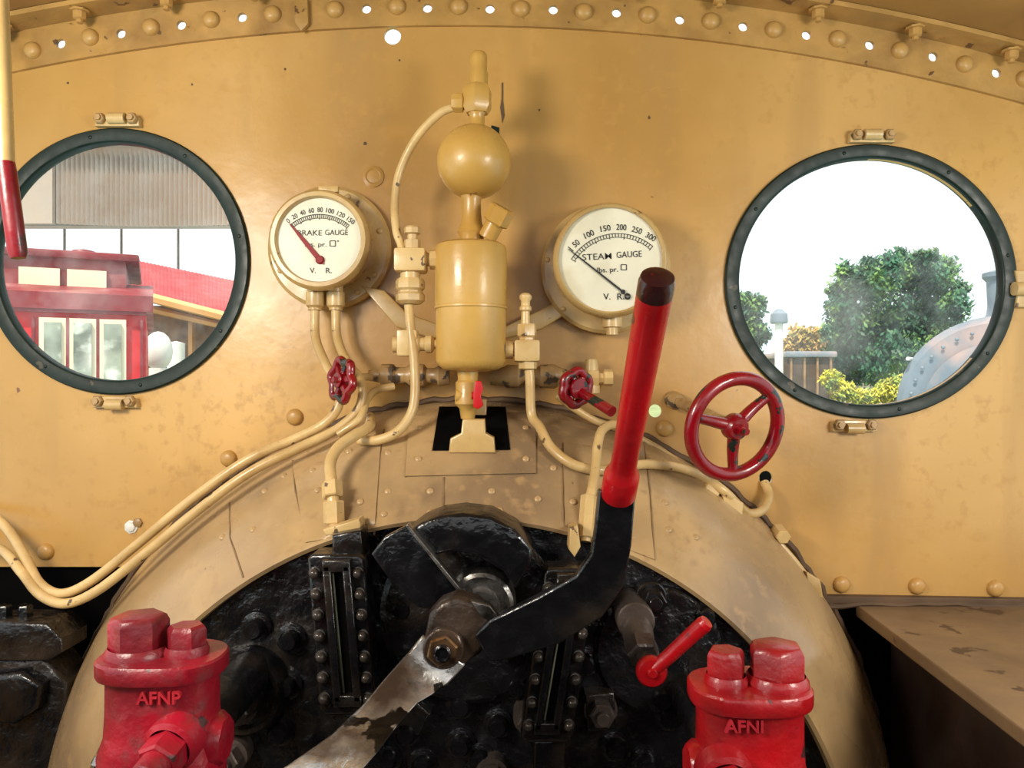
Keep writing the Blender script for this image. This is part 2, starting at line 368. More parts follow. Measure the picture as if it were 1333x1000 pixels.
# ---------------------------------------------------------------- windows
def window(name,cx,cy,ro,ri,sx,hinges):
    O=V(cx,cy,0); w=thing(name,None,None,O,kind='structure')
    k=.0015
    b=B(); b.lathe((O.x,0,O.z),NY,[(ri*k,-.013),(ro*k*.985,-.013),(ro*k*.985,0),(ro*k,.0),(ro*k,.006),((ro-2)*k,.009),((ri+3)*k,.009),((ri+1)*k,.007),(ri*k,.003),(ri*k,-.013)],112,0,1)
    fr=part(w,'window_frame',b,'green','dark green enamelled ring')
    b=B(); b.lathe((O.x,0,O.z),NY,[(0,-.006),((ri+1)*k,-.006),((ri+1)*k,-.010),(0,-.010)],96,0,1)
    pa=part(w,'window_pane',b,'glass')
    fr.scale.x=sx; pa.scale.x=sx
    pts=[]
    for i in range(8):
        a=2*math.pi*i/8+.2; rr=(ro+ri)/2*k; pts.append(Vector((O.x+rr*sx*math.cos(a),-.009,O.z+rr*math.sin(a))))
    copies(w,'screw',pts,NY,DOME(.0038,.0018),'green',10)
    for hx,hy,s in hinges:
        b=B(); b.poly([(hx-28,hy-6),(hx-12,hy-8),(hx+12,hy-8),(hx+28,hy-5),(hx+29,hy+7),(hx-29,hy+7)],.014,0,.002)
        b.hl(hy-3*s,.018,[(hx-11,0),(hx-11,7),(hx+11,7),(hx+11,0)],16)
        h=part(w,'hinge',b,'cream')
        copies(h,'bolt',[V(hx-21,hy-2,.014),V(hx+21,hy-2,.014)],NY,[(.0115,0),(.0115,.006),(.009,.009),(.006,.009),(.006,.014),(0,.014)],'worn',6)
    return w
window('window_1',153,341,173,154,1.0,[(152,157,1),(149,524,-1)])
w2=window('window_2',1132,367,178,160,1.065,[(1136,178,1),(1113,555,-1)])
b=B(); b.poly([(1322,352),(1340,352),(1340,400),(1322,400),(1326,376)],.014,0,.003); b.hl(376,.02,[(1320,0),(1320,9),(1345,9),(1345,0)],12)
part(w2,'latch',b,'cream')

# ---------------------------------------------------------------- boiler
CX=(615-666.5)*.0015; CZB=CZ-.837
PR=[(.805,.001),(.797,.04),(.785,.08),(.768,.125),(.745,.17),(.715,.215),(.68,.255),(.65,.282),(.634,.298)]
def rad(d):
    for (r0,d0),(r1,d1) in zip(PR,PR[1:]):
        if d<=d1: return r0+(r1-r0)*(d-d0)/(d1-d0)
    return .634
def onsurf(px,py,off=0.0):
    d=.298
    while d>0.002:
        p=V(px,py,d); r=math.hypot(p.x-CX,p.z-CZB)
        if r<=rad(d): break
        d-=.001
    p=V(px,py,d)
    rv=Vector((p.x-CX,0,p.z-CZB)).normalized()
    sl=(rad(max(d-.01,0.001))-rad(min(d+.01,.298)))/.02
    n=(rv+Vector((0,-1,0))*sl).normalized()
    return p+n*off
boiler=thing('boiler','rounded boiler backhead with tan cladding and sooty black face','boiler',Vector((CX,0,CZB)))
def smoothprof():
    P=[Vector((r,d,0)) for r,d in PR]; return [(p.x,p.y) for p in crom(P,4)]
b=B(); b.lathe((CX,0,CZB),NY,[(.79,.001)]+smoothprof()+[(.628,.302),(.622,.298),(.620,.272)],180); part(boiler,'cladding',b,'clad','stained beige rounded sheet cladding')
b=B(); b.lathe((CX,0,CZB),NY,[(0,.282),(.3,.282),(.625,.278),(.625,.26)],120); face=part(boiler,'face_plate',b,'blackrough','sooty black end plate')
def seam(pts,r=.0017):
    q=[]
    for (x0,y0),(x1,y1) in zip(pts,pts[1:]):
        for i in range(6): q.append((x0+(x1-x0)*i/6,y0+(y1-y0)*i/6))
    q.append(pts[-1]); b=B(); b.tube([onsurf(x,y,.0003) for x,y in q],r,8,1,False); return b
for s in ([(299,655),(300,700),(317,752)],[(381,600),(385,640),(397,690)],[(500,560),(492,610),(487,697)],[(578,622),(577,672)],[(731,585),(733,690)],[(838,575),(846,640),(852,735)],[(540,530),(531,580),(528,622)],[(698,540),(697,618)]):
    part(boiler,'seam',seam(s),'joint')
def patch(c,n,m,off,th):
    b=B(); tl,tr_,br,bl=c; vs=[];fs=[]
    for j in range(m+1):
        for i in range(n+1):
            u=i/n;v=j/m
            x=(tl[0]*(1-u)+tr_[0]*u)*(1-v)+(bl[0]*(1-u)+br[0]*u)*v; y=(tl[1]*(1-u)+tr_[1]*u)*(1-v)+(bl[1]*(1-u)+br[1]*u)*v
            vs.append(onsurf(x,y,off))
    N=len(vs); vs+=[p+Vector((0,th,0)) for p in vs]
    W=n+1
    for j in range(m):
        for i in range(n): a=j*W+i; fs+=[(a,a+1,a+1+W,a+W),(N+a,N+a+W,N+a+1+W,N+a+1)]
    for i in range(n): fs+=[(i,N+i,N+i+1,i+1),(m*W+i,m*W+i+1,N+m*W+i+1,N+m*W+i)]
    for j in range(m): fs+=[(j*W,j*W+W,N+j*W+W,N+j*W),(j*W+n,N+j*W+n,N+j*W+W+n,j*W+W+n)]
    return b.add(vs,fs)
part(boiler,'cover_sheet',patch([(534,534),(697,540),(697,618),(528,622)],16,8,.004,.006),'clad')
part(boiler,'lap_sheet',patch([(381,602),(497,566),(488,694),(398,708)],14,12,.0030,.003),'clad')
part(boiler,'lap_sheet',patch([(733,578),(838,590),(851,730),(735,686)],14,12,.0030,.003),'clad')
part(boiler,'slot',patch([(572,533),(658,533),(664,589),(563,590)],8,6,.0055,.004),'dark','dark squarish opening')  # flat patch, shade of the opening put into its near-black colour
rr=B(); pts=[]
for i in range(161):
    a=math.pi*(.04+.92*i/160); R0=.808+random.uniform(-.003,.003); pts.append(Vector((CX+R0*math.cos(a),-.009,CZB+R0*math.sin(a))))
rr.tube(pts,.006,7,1,False); part(boiler,'packing_ring',rr,'seam','dark packing strip')  # dark strip stands in for the black gap and worn top edge
rp=[onsurf(x,y,.0005) for x,y in ((370,620),(505,640),(505,590),(560,640),(640,640),(700,650),(865,655),(500,670),(345,640),(650,665),(600,660),(720,610),(330,690),(290,700),(870,690),(905,700),(560,668))]+[onsurf(x,y,.0035) for x,y in ((455,590),(470,655),(795,620),(745,655),(415,640),(408,615),(470,680),(800,690),(760,670))]+[onsurf(x,y,.0042) for x,y in ((545,600),(545,560),(684,600),(684,560))]
copies(boiler,'rivet',rp,Vector((0,-1,.8)),DOME(.006,.003),'clad',10)
b=B(); b.tube([V(1000,695,.05),V(1030,725,.06),V(1060,765,.06)],.006,8); b.poly([(1050,745),(1068,755),(1072,778),(1055,780)],.08,.02,.002); b.hexn(V(1012,690,.03),V(1020,700,.07),.014)
single('corner_clip',b,'cream','bent cream clip and rod at boiler shoulder','clip')
fp=[V(x,y,.28) for x,y in ((525,790),(600,915),(648,940),(550,992),(505,985),(655,1020),(335,815),(365,950),(490,975),(250,860),(455,705),(870,930),(840,990),(800,970),(860,905),(530,950),(625,985),(760,860),(915,800),(600,965),(380,830),(375,890),(672,890),(672,850))]
copies(face,'stud',fp,NY,[(.024,0),(.024,.006),(.016,.008),(.016,.02),(.012,.026),(0,.027)],'black',16)
def nutstud(x,y,d,r,h):
    b=B(); b.fl(x,y,d,[(r*1.3,.27),(r*1.3,d),(0,d)],20); c=V(x,y,d); b.hexn(c,c+NY*h,U(r,d)); b.cyl(c+NY*h,c+NY*(h+.012),U(r*.5,d)); return b
for x,y in ((312,922),(782,925),(640,1010),(300,985),(530,900),(690,935)):
    part(face,'nut',nutstud(x,y,.31,17,.025),'greymetal')
b=B(); b.poly([(762,905),(800,902),(802,950),(764,954)],.312,.28,.004); part(face,'lug_plate',b,'black')
b=B(); b.poly([(505,880),(560,930),(545,960),(490,930)],.30,.275,.004); part(face,'lug_plate',b,'blackrough')
b=B(); b.fl(315,905,.31,[(58,.27),(58,.30),(50,.315),(44,.315),(42,.30),(30,.30),(26,.33),(0,.335)],48); part(face,'flange',b,'black','round washout door flange')
b=B(); b.fl(858,850,.30,[(84,.27),(84,.290),(79,.295),(0,.297)],64); part(face,'flange',b,'blackrough')
b=B(); b.fl(612,800,.30,[(118,.27),(118,.295),(110,.303),(0,.303)],64); part(face,'flange',b,'blackrough')

# ---------------------------------------------------------------- gauges
def ring_text(b,items,c,R,d,h,wper):
    for ang,t in items:
        a=math.radians(ang); x=c[0]+R*math.sin(a); y=c[1]-R*math.cos(a)
        b.text(t,V(x,y,d),U(h,d),U(wper*len(t)*(0.75 if len(t)>1 else .8),d),-a*.9,0,.010)
def square(b,x,y,d,s):
    for dx,dy,w,h in ((0,-s,2*s,1),(0,s,2*s,1),(-s,0,1,2*s),(s,0,1,2*s)):
        b.box(V(x+dx,y+dy,d),(U(w,d),.0004,U(h,d)))
def ticks(b,c,R,a0,a1,n,d,major):
    for i in range(n+1):
        a=math.radians(a0+(a1-a0)*i/n); L=7 if i%major==0 else 4.5
        p=V(c[0]+(R-L/2)*math.sin(a),c[1]-(R-L/2)*math.cos(a),d)
        b.box(p,(U(.8,d),.0004,U(L,d)),Matrix.Rotation(a,3,'Y'))
    for RR,tt in ((R,.0006),(R-5,.0005)):
        pts=[V(c[0]+RR*math.sin(math.radians(a0+(a1-a0)*i/30)),c[1]-RR*math.cos(math.radians(a0+(a1-a0)*i/30)),d) for i in range(31)]
        b.tube(pts,tt,5,1,False)
def needle(b,hub,tip,w0,w1,wt,t=.0012):
    dr=(tip-hub); L=dr.length; dr.normalize(); sd=Vector((dr.z,0,-dr.x)); o=Vector((0,t,0))
    P=[hub-dr*L*.12+sd*w0*.3,hub+sd*w0,hub+dr*L*.6+sd*w1,tip+sd*wt,tip-sd*wt,hub+dr*L*.6-sd*w1,hub-sd*w0,hub-dr*L*.12-sd*w0*.3]
    n=len(P); b.add(P+[p+o for p in P],[tuple(range(n)),tuple(range(2*n-1,n-1,-1))]+[(i,n+i,n+(i+1)%n,(i+1)%n) for i in range(n)])
c=V(415,312,.1); g=thing('pressure_gauge','round cream brake pressure gauge with red needle','gauge',Vector((c.x,0,c.z)))
b=B(); b.lathe((c.x,0,c.z),NY,[(0,0),(.119,0),(.119,.018),(.112,.026),(0,.026)],72); part(g,'backing_plate',b,'creamg')
copies(g,'screw',[Vector((c.x+.103*math.cos(a),-.026,c.z+.103*math.sin(a))) for a in (.3,-.55,-1.0,1.2,2.2,3.6)],NY,DOME(.006,.004),'creamg',10)
b=B(); b.lathe((c.x,0,c.z),NY,[(.084,.024),(.084,.08),(.091,.083),(.0925,.09),(.0915,.1),(.086,.107),(.079,.107),(.0765,.101),(.0765,.094),(.0,.094)],72); part(g,'case',b,'creamg')
b=B(); b.lathe((c.x,0,c.z),NY,[(0,.095),(.0765,.095),(.0765,.0965),(0,.0965)],64); part(g,'dial',b,'dial','off-white printed dial')
d=.0975; b=B(); cc=(416,339)
ticks(b,cc,60,-40,40,30,d,5); part(g,'scale',b,'ink','black arc of tick marks')
b=B(); ring_text(b,[(-38.5,'0'),(-29.5,'20'),(-19.5,'40'),(-9.5,'60'),(.5,'80'),(12,'100'),(25,'120'),(38,'150')],cc,66,d,6.2,4.7)
b.text('BRAKE',V(403,303,d),U(7,d),U(32,d),0,0,.004); b.text('GAUGE',V(438,302.5,d),U(7,d),U(30,d),0,0,.004)
b.text('lbs. pr.',V(411,318,d),U(6,d),U(28,d),0,0,.006); square(b,433,317,d,3.5); b.text('"',V(440,316,d),U(6,d))
b.text('V.',V(407,352,d),U(7,d),U(8,d),0,0,.008); b.text('R.',V(428,352,d),U(7,d),U(8,d),0,0,.008)
part(g,'lettering',b,'ink','black numbers and lettering')
b=B(); hub=V(416,338,.1); needle(b,hub,V(377,291,.1),.0048,.0034,.0009); b.cyl(hub+Vector((0,.003,0)),hub+NY*.003,.0082,.007)
part(g,'needle',b,'needlered','dark red tapered needle')
b=B(); b.box(V(428,247,.09),(U(26,.09),.012,U(8,.09)),None,.002); part(g,'bezel_lug',b,'creamg')
for x in (410,437):
    b=B(); b.vl(x,.05,[(0,372),(10,372),(10,380),(12,381),(12,398),(9,401),(9,404),(0,404)],12); part(g,'union_nut',b,'cream')
c=V(795,338,.1); g2=thing('pressure_gauge','larger cream steam pressure gauge with black needle','gauge',Vector((c.x,0,c.z)))
b=B(); b.lathe((c.x,0,c.z-.006),NY,[(0,0),(.118,0),(.124,.012),(.124,.03),(.118,.036),(.09,.038)],72); part(g2,'backing_plate',b,'creamg')
b=B(); b.lathe((c.x,0,c.z),NY,[(.1,.03),(.1,.075),(.104,.08),(.1055,.092),(.102,.103),(.098,.107),(.095,.104),(.0945,.095),(0,.094)],72); part(g2,'case',b,'creamg')
b=B(); b.lathe((c.x,0,c.z),NY,[(0,.095),(.0945,.095),(.0945,.0965),(0,.0965)],64); part(g2,'dial',b,'dial','off-white printed dial')
b=B(); cc=(804,375); d=.0975
ticks(b,cc,71,-58,40,30,d,5); b.box(V(743,324,d),(U(1,d),.0004,U(9,d)),Matrix.Rotation(-.9,3,'Y')); part(g2,'scale',b,'ink','black arc of tick marks')
b=B(); ring_text(b,[(-43,'50'),(-28,'100'),(-11.5,'150'),(3.5,'200'),(18.5,'250'),(33,'300')],cc,79.5,d,7.6,5.9)
b.text('STEAM',V(777,334,d),U(8,d),U(38,d),.05,0,.002); b.text('GAUGE',V(819,331,d),U(8,d),U(33,d),.05,0,.004)
b.text('lbs. pr.',V(791,351,d),U(6.5,d),U(27,d),.05,0,.006); square(b,812,348,d,3.5)
b.text('V.',V(790,386,d),U(8,d),U(9,d),.05,0,.008); b.text('R.',V(808,386,d),U(8,d),U(9,d),.05,0,.008)
part(g2,'lettering',b,'ink','black numbers and lettering')
b=B(); needle(b,V(806,376,.1),V(740,324,.1),.0019,.0014,.0006); b.cyl(V(811,380,.097),V(811,380,.102),.0044); b.torus(V(817,386,.1),NY,.0042,.0018,20,8)
part(g2,'needle',b,'ink','thin black needle with ring tail')
copies(g2,'screw',[Vector((c.x+.113*math.cos(a),-.036,c.z-.006+.113*math.sin(a))) for a in (.2,1.2,2.0,3.9,5.2,3.0)],NY,DOME(.005,.004),'creamg',10)
b=B(); b.vl(797,.06,[(0,402),(9,402),(9,412),(13,413),(13,426),(8,427),(8,436),(0,436)],12); part(g2,'union_nut',b,'cream')

# ---------------------------------------------------------------- lubricator
LD=.14
L=thing('lubricator','ochre cylindrical lubricator with ball condenser and valves','lubricator',V(613,400,LD))
b=B(); b.vl(613,LD,[(0,318),(40,318),(45,321),(46.5,326),(46.5,396),(45.5,400),(45.5,470),(42,476),(36,481),(14,484),(0,484)],64); part(L,'reservoir',b,'ochre')
b=B(); b.vl(613,LD,[(46.6,399),(47.4,400),(47.4,402),(46.4,403)],64); part(L,'band',b,'ochre')
b=B(); R=48; b.vl(617,LD,[(0,211-R)]+[(R*math.sin(math.pi*i/28),211-R*math.cos(math.pi*i/28)) for i in range(1,28)]+[(0,211+R)],56)
b.vl(621,LD,[(0,146),(13,146),(10,150),(10,162),(13,168),(0,168)],28)
b.vl(614,LD,[(0,254),(15,254),(12,262),(12.5,280),(14,292),(17,298),(19,303),(16,308),(15,319),(0,319)],32)
part(L,'condenser_ball',b,'ochre')
b=B(); b.vl(623,LD,[(0,68),(8,68.5),(11,72),(11.5,78),(11,92),(12.5,96),(12,114),(0,114)],28); part(L,'stem_cap',b,'ochre')
b=B(); b.vl(621,LD,[(0,111),(16,112),(20,118),(20,140),(15,148),(0,148)],6,.4); b.hl(134,LD,[(588,0),(588,11),(592,13),(602,13),(604,9),(615,9),(615,0)],8); part(L,'union_nut',b,'ochre')
a=V(636,306,LD+.02); e=V(655,270,LD+.035)
b=B(); b.hexn(a+(e-a)*.42,e,U(17,LD)); b.cyl(a-(e-a)*.1,a+(e-a)*.45,U(12,LD)); part(L,'filler_cap',b,'ochre')
b=B(); b.vl(609,LD,[(0,482),(14,482),(13,495),(16,498),(16,512),(17,515),(17,526),(11,532),(9,545),(0,546)],24); b.hl(515,LD+.01,[(594,0),(594,8),(625,8),(625,0)],16); part(L,'drain_cock',b,'ochre')
b=B(); b.hl(515,LD+.03,[(614,0),(614,5),(622,5),(622,0)],12); b.poly([(619,496),(626,496),(629,506),(626,516),(629,528),(622,533),(616,530),(616,514),(617,504)],LD+.045,LD+.03,.0015); part(L,'drain_handle',b,'redtap','small bright red lever handle')
fd=-onsurf(614,588).y+.012
b=B(); b.poly([(602,546),(631,546),(632,564),(643,570),(645,590),(584,590),(586,571),(600,564)],fd,fd-.03,.003); part(L,'support_foot',b,'creamg','tan support bracket foot')
b=B(); b.poly([(606,520),(633,520),(633,560),(606,560)],.105,.07,.002); part(L,'support_post',b,'creamg')
b=B(); b.poly([(470,372),(500,378),(530,408),(570,422),(660,424),(700,405),(735,388),(748,402),(705,428),(660,440),(560,440),(515,425)],.03,.0,.003); part(L,'wall_bracket',b,'creamg')
b=B(); b.box(V(613,432,.055),(U(60,.055),.05,U(26,.055)),None,.004); part(L,'mount_block',b,'creamg')
b=B(); b.vl(537,LD,[(0,295),(9,295),(11,297),(11,304),(7,306),(7,312),(11,313),(11,325),(0,325)],8)
b.box(V(535,340,LD),(U(40,LD),.05,U(30,LD)),None,.005)
b.vl(534,LD,[(0,355),(13,355),(13,363),(0,363)],20); b.vl(534,LD,[(0,362),(17,363),(19,367),(19,376),(16,379),(16,381),(19,384),(19,392),(14,396),(0,396)],8)
b.hl(338,LD,[(553,0),(553,9),(560,9),(560,13),(570,13),(570,0)],8); part(L,'sight_valve',b,'cream')
b=B(); b.hl(448,LD,[(512,0),(512,11),(518,11),(520,8),(528,8),(530,13),(545,13),(547,9),(553,9),(555,12),(562,12),(566,6),(575,6),(575,0)],10)
b.box(V(531,447,LD),(U(26,LD),.035,U(34,LD)),None,.004); part(L,'side_valve',b,'cream')
b=B(); b.hl(455,LD,[(652,0),(652,9),(658,9),(658,12),(668,12),(668,9),(690,9),(690,0)],10)
b.vl(684,LD,[(0,381),(5,382),(8,385),(8,389),(6,392),(6,398),(8,400),(8,404),(5.5,406),(6,424),(0,424)],14)
b.vl(686,LD,[(0,421),(12,422),(13,425),(13,437),(10,440),(10,444),(0,444)],6,.3)
b.box(V(686,457,LD),(U(33,LD),.042,U(28,LD)),None,.005); b.vl(687,LD,[(0,470),(12,470),(12,480),(8,482),(0,482)],6,.2); part(L,'side_valve',b,'cream')
# ---------------------------------------------------------------- pipes
def pipe(pts,r,label,nuts=(),mat='cream'):
    P=[p if isinstance(p,Vector) else V(*p) for p in pts]; b=B(); b.tube(P,r,14,8)
    o=thing('pipe',label,'pipe',P[0]); part(o,'tube',b,mat)
    for n in nuts:
        b=B(); a=V(*n[0]); e=V(*n[1]); b.hexn(a,e,n[2]); part(o,'union_nut',b,mat)
    return o
S=onsurf
pipe([(596,138,LD),(572,148,.14),(542,180,.13),(521,222,.12),(514,262,.12),(516,300,.13),(522,318,.135),(524,330,.14)],.0075,'thin cream pipe looping from top of lubricator')
pipe([(410,402,.05),(411,440,.06),(424,474,.09),(440,502,.12),(440,530,.13),(420,553,.13),(380,573,.14),(320,600,.16),(250,650,.17),(175,712,.17),(118,757,.16),(80,773,.15),(52,760,.13),(34,728,.10),(12,692,.07),(-10,672,.04),(-50,655,.01)],.0085,'long cream copper pipe running over boiler shoulder')
pipe([(437,402,.05),(439,440,.06),(452,472,.09),(470,498,.12),(468,530,.13),(440,558,.14),(390,583,.16),(325,615,.18),(258,664,.19),(185,724,.19),(125,770,.18),(84,786,.17),(52,774,.15),(28,745,.12),(0,715,.08),(-50,700,.01)],.0085,'long cream copper pipe running beside another over boiler')
pipe([(532,396,LD),(535,430,.15),(540,480,.16),(538,530,.17),(520,560,.18),(492,573,.18),(468,573,.16)],.0085,'cream pipe curving down from sight valve')
pipe([(512,503,.07),(490,508,.09),(478,520,.11),(468,545,.145),(440,566,.15)],.007,'short cream pipe branch beside the valve')
pipe([(436,690,.30),(434,655,.29),(431,625,.27),(430,603,.25),(440,583,.23),(462,567,.2),(480,556,.16),(482,543,.10)],.0095,'cream pipe rising from water gauge',
     [((435,682,.295),(434,652,.29),.0165),((433,648,.288),(432,628,.275),.0165)])
pipe([(688,470,LD),(690,500,.14),(692,540,.14),S(700,570,.022),S(715,592,.016),S(745,613,.014),S(785,620,.014),S(835,612,.013),S(880,616,.012),S(915,630,.012),S(940,648,.012),(972,667,.07),(993,664,.05),(1001,645,.025),(995,628,.004)],.0085,'long cream pipe sweeping over cladding behind regulator lever',
     [((918,632,.09),(934,643,.088),.012)])
pipe([(762,705,.30),(766,660,.28),(774,620,.25),(778,580,.22),(784,560,.19),(797,553,.14),(812,556,.10),(825,562,.06)],.008,'cream pipe rising behind the regulator handle',
     [((763,700,.298),(767,645,.275),.0135)])
pipe([(726,515,.06),(745,530,.07),(775,548,.06),(810,560,.04),(850,580,.03),(880,600,.03)],.007,'short cream pipe below handwheel valve')
b=B(); b.poly([(940,640),(968,655),(965,690),(950,695),(945,670)],.10,.02,.002); b.hexn(V(955,675,.1),V(955,675,.115),.010); single('pipe_clip',b,'cream','cream pipe clip on boiler shoulder','clip')

# ---------------------------------------------------------------- manifold valves
v=thing('steam_valve','worn steam valve with small red handwheel','valve',V(530,490,.05))
b=B(); b.hl(489,.05,[(585,0),(585,12),(572,14),(566,10),(556,10),(552,15),(535,16),(528,11),(516,11),(512,15),(497,15),(494,9),(480,7),(480,0)][::-1],10); b.fl(545,489,.03,[(9,0),(9,.05),(0,.05)],12); part(v,'valve_body',b,'worn')
b=B(); b.cyl(V(485,490,.05),V(446,494,.14),.007); part(v,'stem',b,'cream')
def wheel(c,ax,R,r,nsp,hub,a0=0,lob=0):
    b=B(); q=Vector((0,0,1)).rotation_difference(ax); c=Vector(c)
    pts=[c+q@Vector((R*(1+lob*math.cos(6*t))*math.cos(t),R*(1+lob*math.cos(6*t))*math.sin(t),0)) for t in [2*math.pi*i/60 for i in range(61)]]
    b.tube(pts,r,10,1,False)
    b.cyl(c-ax*r*1.2,c+ax*r*1.4,hub)
    for i in range(nsp):
        t=a0+2*math.pi*i/nsp; e=c+q@Vector((R*math.cos(t),R*math.sin(t),0))
        m=(c+e)/2
        b.tube([c,m,e],(r*.95,r*.7),8,3)
    return b
tilt=Vector((-.72,-.68,.05)).normalized()
part(v,'handwheel',wheel(V(445,495,.14),tilt,.034,.0078,6,.014,.3,.11),'red','chunky lobed red handwheel')
b=B(); c=V(445,495,.14); b.cyl(c,c+tilt*.018,.007,.006,6); part(v,'wheel_nut',b,'red')
v=thing('steam_valve','worn steam valve with red handwheel and spindle','valve',V(700,495,.05))
b=B(); b.hl(490,.05,[(638,0),(638,11),(655,12),(660,15),(674,15),(678,11),(690,10),(700,12),(703,15),(722,16),(728,12),(738,9),(738,0)],10); b.fl(690,490,.03,[(9,0),(9,.05),(0,.05)],12); part(v,'valve_body',b,'worn')
b=B(); b.cyl(V(728,497,.05),V(748,505,.13),.008); part(v,'stem',b,'cream')
part(v,'handwheel',wheel(V(750,505,.13),Vector((.55,-.82,-.1)).normalized(),.029,.0085,6,.019,.5,.06),'red','chunky red painted handwheel')
b=B(); c=V(755,510,.13); b.cyl(c,V(797,536,.20),.0088,.0098); part(v,'spindle',b,'red')
v=thing('union_tee','cream pipe tee with hex nuts on wall','pipe fitting',V(780,490,.03))
b=B(); b.hl(492,.035,[(755,0),(755,9),(764,9),(765,13),(778,13),(780,8),(785,8),(786,11),(797,11),(797,0)],8); b.vl(770,.035,[(0,468),(7,468),(9,476),(9,500),(11,502),(11,512),(0,512)],10); b.fl(772,492,.02,[(8,0),(8,.04),(0,.04)],12); part(v,'fitting',b,'cream')
h=thing('handwheel','large three-spoke red handwheel on brass stem','handwheel',V(875,520,0))
c=V(957,556,.2); ax=(c-V(875,520,0)).normalized()
b=B(); b.torus(c,ax,.0838,.0122,96,16)
part(h,'rim',b,'red')
for p in ((1003,518),(893,538),(962,617)):
    pw=V(p[0],p[1],.2); dr=pw-c; dr-=ax*dr.dot(ax); e=c+dr.normalized()*.082
    b=B(); b.tube([c,c+(e-c)*.5-ax*.004,e],(.0120,.0080),10,5); part(h,'spoke',b,'red')
b=B(); b.lathe(c-ax*.016,ax,[(0,0),(.018,0),(.023,.008),(.023,.022),(.017,.03),(.011,.030),(.011,.034),(0,.034)],28); b.hexn(c+ax*.016,c+ax*.026,.010); b.cyl(c+ax*.02,c+ax*.034,.006); part(h,'hub',b,'red')
b=B(); a=V(875,520,0); b.cyl(a,c-ax*.014,.0105); b.lathe(a,ax,[(0,0),(.017,0),(.017,.02),(.013,.03),(0,.03)],16); b.lathe(a+ax*.10,ax,[(0,0),(.0125,0),(.0125,.05),(0,.05)],6); part(h,'stem',b,'worn','worn brass stem')

# ---------------------------------------------------------------- water gauges
def water_gauge(tx,bx,w,d,ytop,ybot,label,bolt_n):
    o=thing('water_gauge',label,'water gauge',V((tx+bx)/2,(ytop+ybot)/2,d))
    hw=w/2
    b=B(); b.poly([(tx-hw,ytop+6),(tx-hw+6,ytop),(tx+hw-6,ytop),(tx+hw,ytop+6),(bx+hw,ybot-8),(bx+hw-8,ybot),(bx-hw+8,ybot),(bx-hw,ybot-8)],d,d-.05,.005)
    part(o,'frame',b,'black')
    b=B()
    for s in (-1,1): b.poly([(tx+s*hw*.50,ytop+14),(tx+s*hw*.20,ytop+14),(bx+s*hw*.20,ybot-16),(bx+s*hw*.50,ybot-16)][::s],d+.016,d-.001,.003)
    b.poly([(tx-hw*.5,ytop+8),(tx+hw*.5,ytop+8),(tx+hw*.5,ytop+24),(tx-hw*.5,ytop+24)],d+.016,d-.001,.003); b.poly([(bx-hw*.5,ybot-26),(bx+hw*.5,ybot-26),(bx+hw*.5,ybot-10),(bx-hw*.5,ybot-10)],d+.016,d-.001,.003)
    part(o,'glass_housing',b,'black')
    b=B(); b.poly([(tx-hw*.22,ytop+22),(tx+hw*.22,ytop+22),(bx+hw*.22,ybot-24),(bx-hw*.22,ybot-24)],d+.003,d-.001); part(o,'dark_slot',b,'dark')
    b=B(); b.tube([V(tx-4,ytop+24,d+.004),V(bx-4,ybot-26,d+.004)],.0016,10,1,False); part(o,'glass_tube',b,'glassline','dim sight glass')
    pts=[]
    for s in (-1,1):
        for i in range(bolt_n):
            t=(i+.5)/bolt_n; pts.append(V(tx+(bx-tx)*t+s*hw*.76,ytop+10+(ybot-ytop-20)*t,d))
    copies(o,'bolt',pts,NY,[(.0092,0),(.0092,.003),(.0078,.0035),(.0074,.008),(.0052,.0115),(.002,.013),(0,.013)],'boltgrey',12)
    for (x,y) in ((tx,ytop+20),(bx,ybot-15)):
        c=V(x,y,d); b=B(); b.cyl(Vector((c.x,-.275,c.z)),Vector((c.x,-d+.03,c.z)),.022); part(o,'mount',b,'black')
    return o
o=water_gauge(437,452,74,.37,722,932,'black bolted water gauge with narrow sight glass',7)
b=B(); b.poly([(420,690),(467,676),(470,683),(468,692),(424,698)],.335,.30,.002); part(o,'top_flange',b,'cream')
b=B(); b.poly([(432,697),(470,690),(474,726),(432,726)],.36,.31,.004); part(o,'top_block',b,'black')
b=B(); b.poly([(428,930),(482,930),(474,958),(440,960)],.36,.31,.004); part(o,'bottom_block',b,'black')
o=water_gauge(742,712,68,.37,740,968,'black bolted water gauge behind the regulator lever',7)
b=B(); b.poly([(742,688),(752,684),(756,712),(748,726),(740,715)],.335,.30,.002); part(o,'top_flange',b,'cream')
b=B(); b.poly([(695,965),(738,965),(735,985),(738,1040),(692,1040),(695,985)],.36,.31,.004); part(o,'bottom_block',b,'black')

# ---------------------------------------------------------------- regulator
R_=thing('regulator','throttle regulator with curved black lever and red handle','regulator lever',V(600,830,.28))
b=B(); b.poly([(530,694),(548,681),(572,672),(602,668),(640,673),(672,690),(693,716),(691,737),(672,767),(655,744),(622,724),(588,718),(555,726)],.40,.30,.006); part(R_,'quadrant',b,'black','curved black quadrant')
b=B(); b.poly([(483,722),(500,700),(530,684),(608,784),(580,795),(545,792),(510,760)],.415,.40,.003); part(R_,'stop_plate',b,'black')
b=B(); b.poly([(528,685),(531,683),(611,781),(607,785)],.420,.40,.001); part(R_,'blade_edge',b,'steel','bare steel edge')
b=B(); b.fl(626,790,.37,[(46,.28),(46,.35),(43,.365),(38,.368),(36,.360),(24,.360),(22,.38),(0,.38)],48); part(R_,'gland',b,'steel','worn steel gland ring')
b=B(); b.poly([(554,822),(558,800),(574,784),(596,776),(622,784),(642,800),(644,826),(626,850),(604,868),(582,876),(560,872),(548,850)],.485,.45,.009); part(R_,'hub_casting',b,'rust','oily dark cast hub')
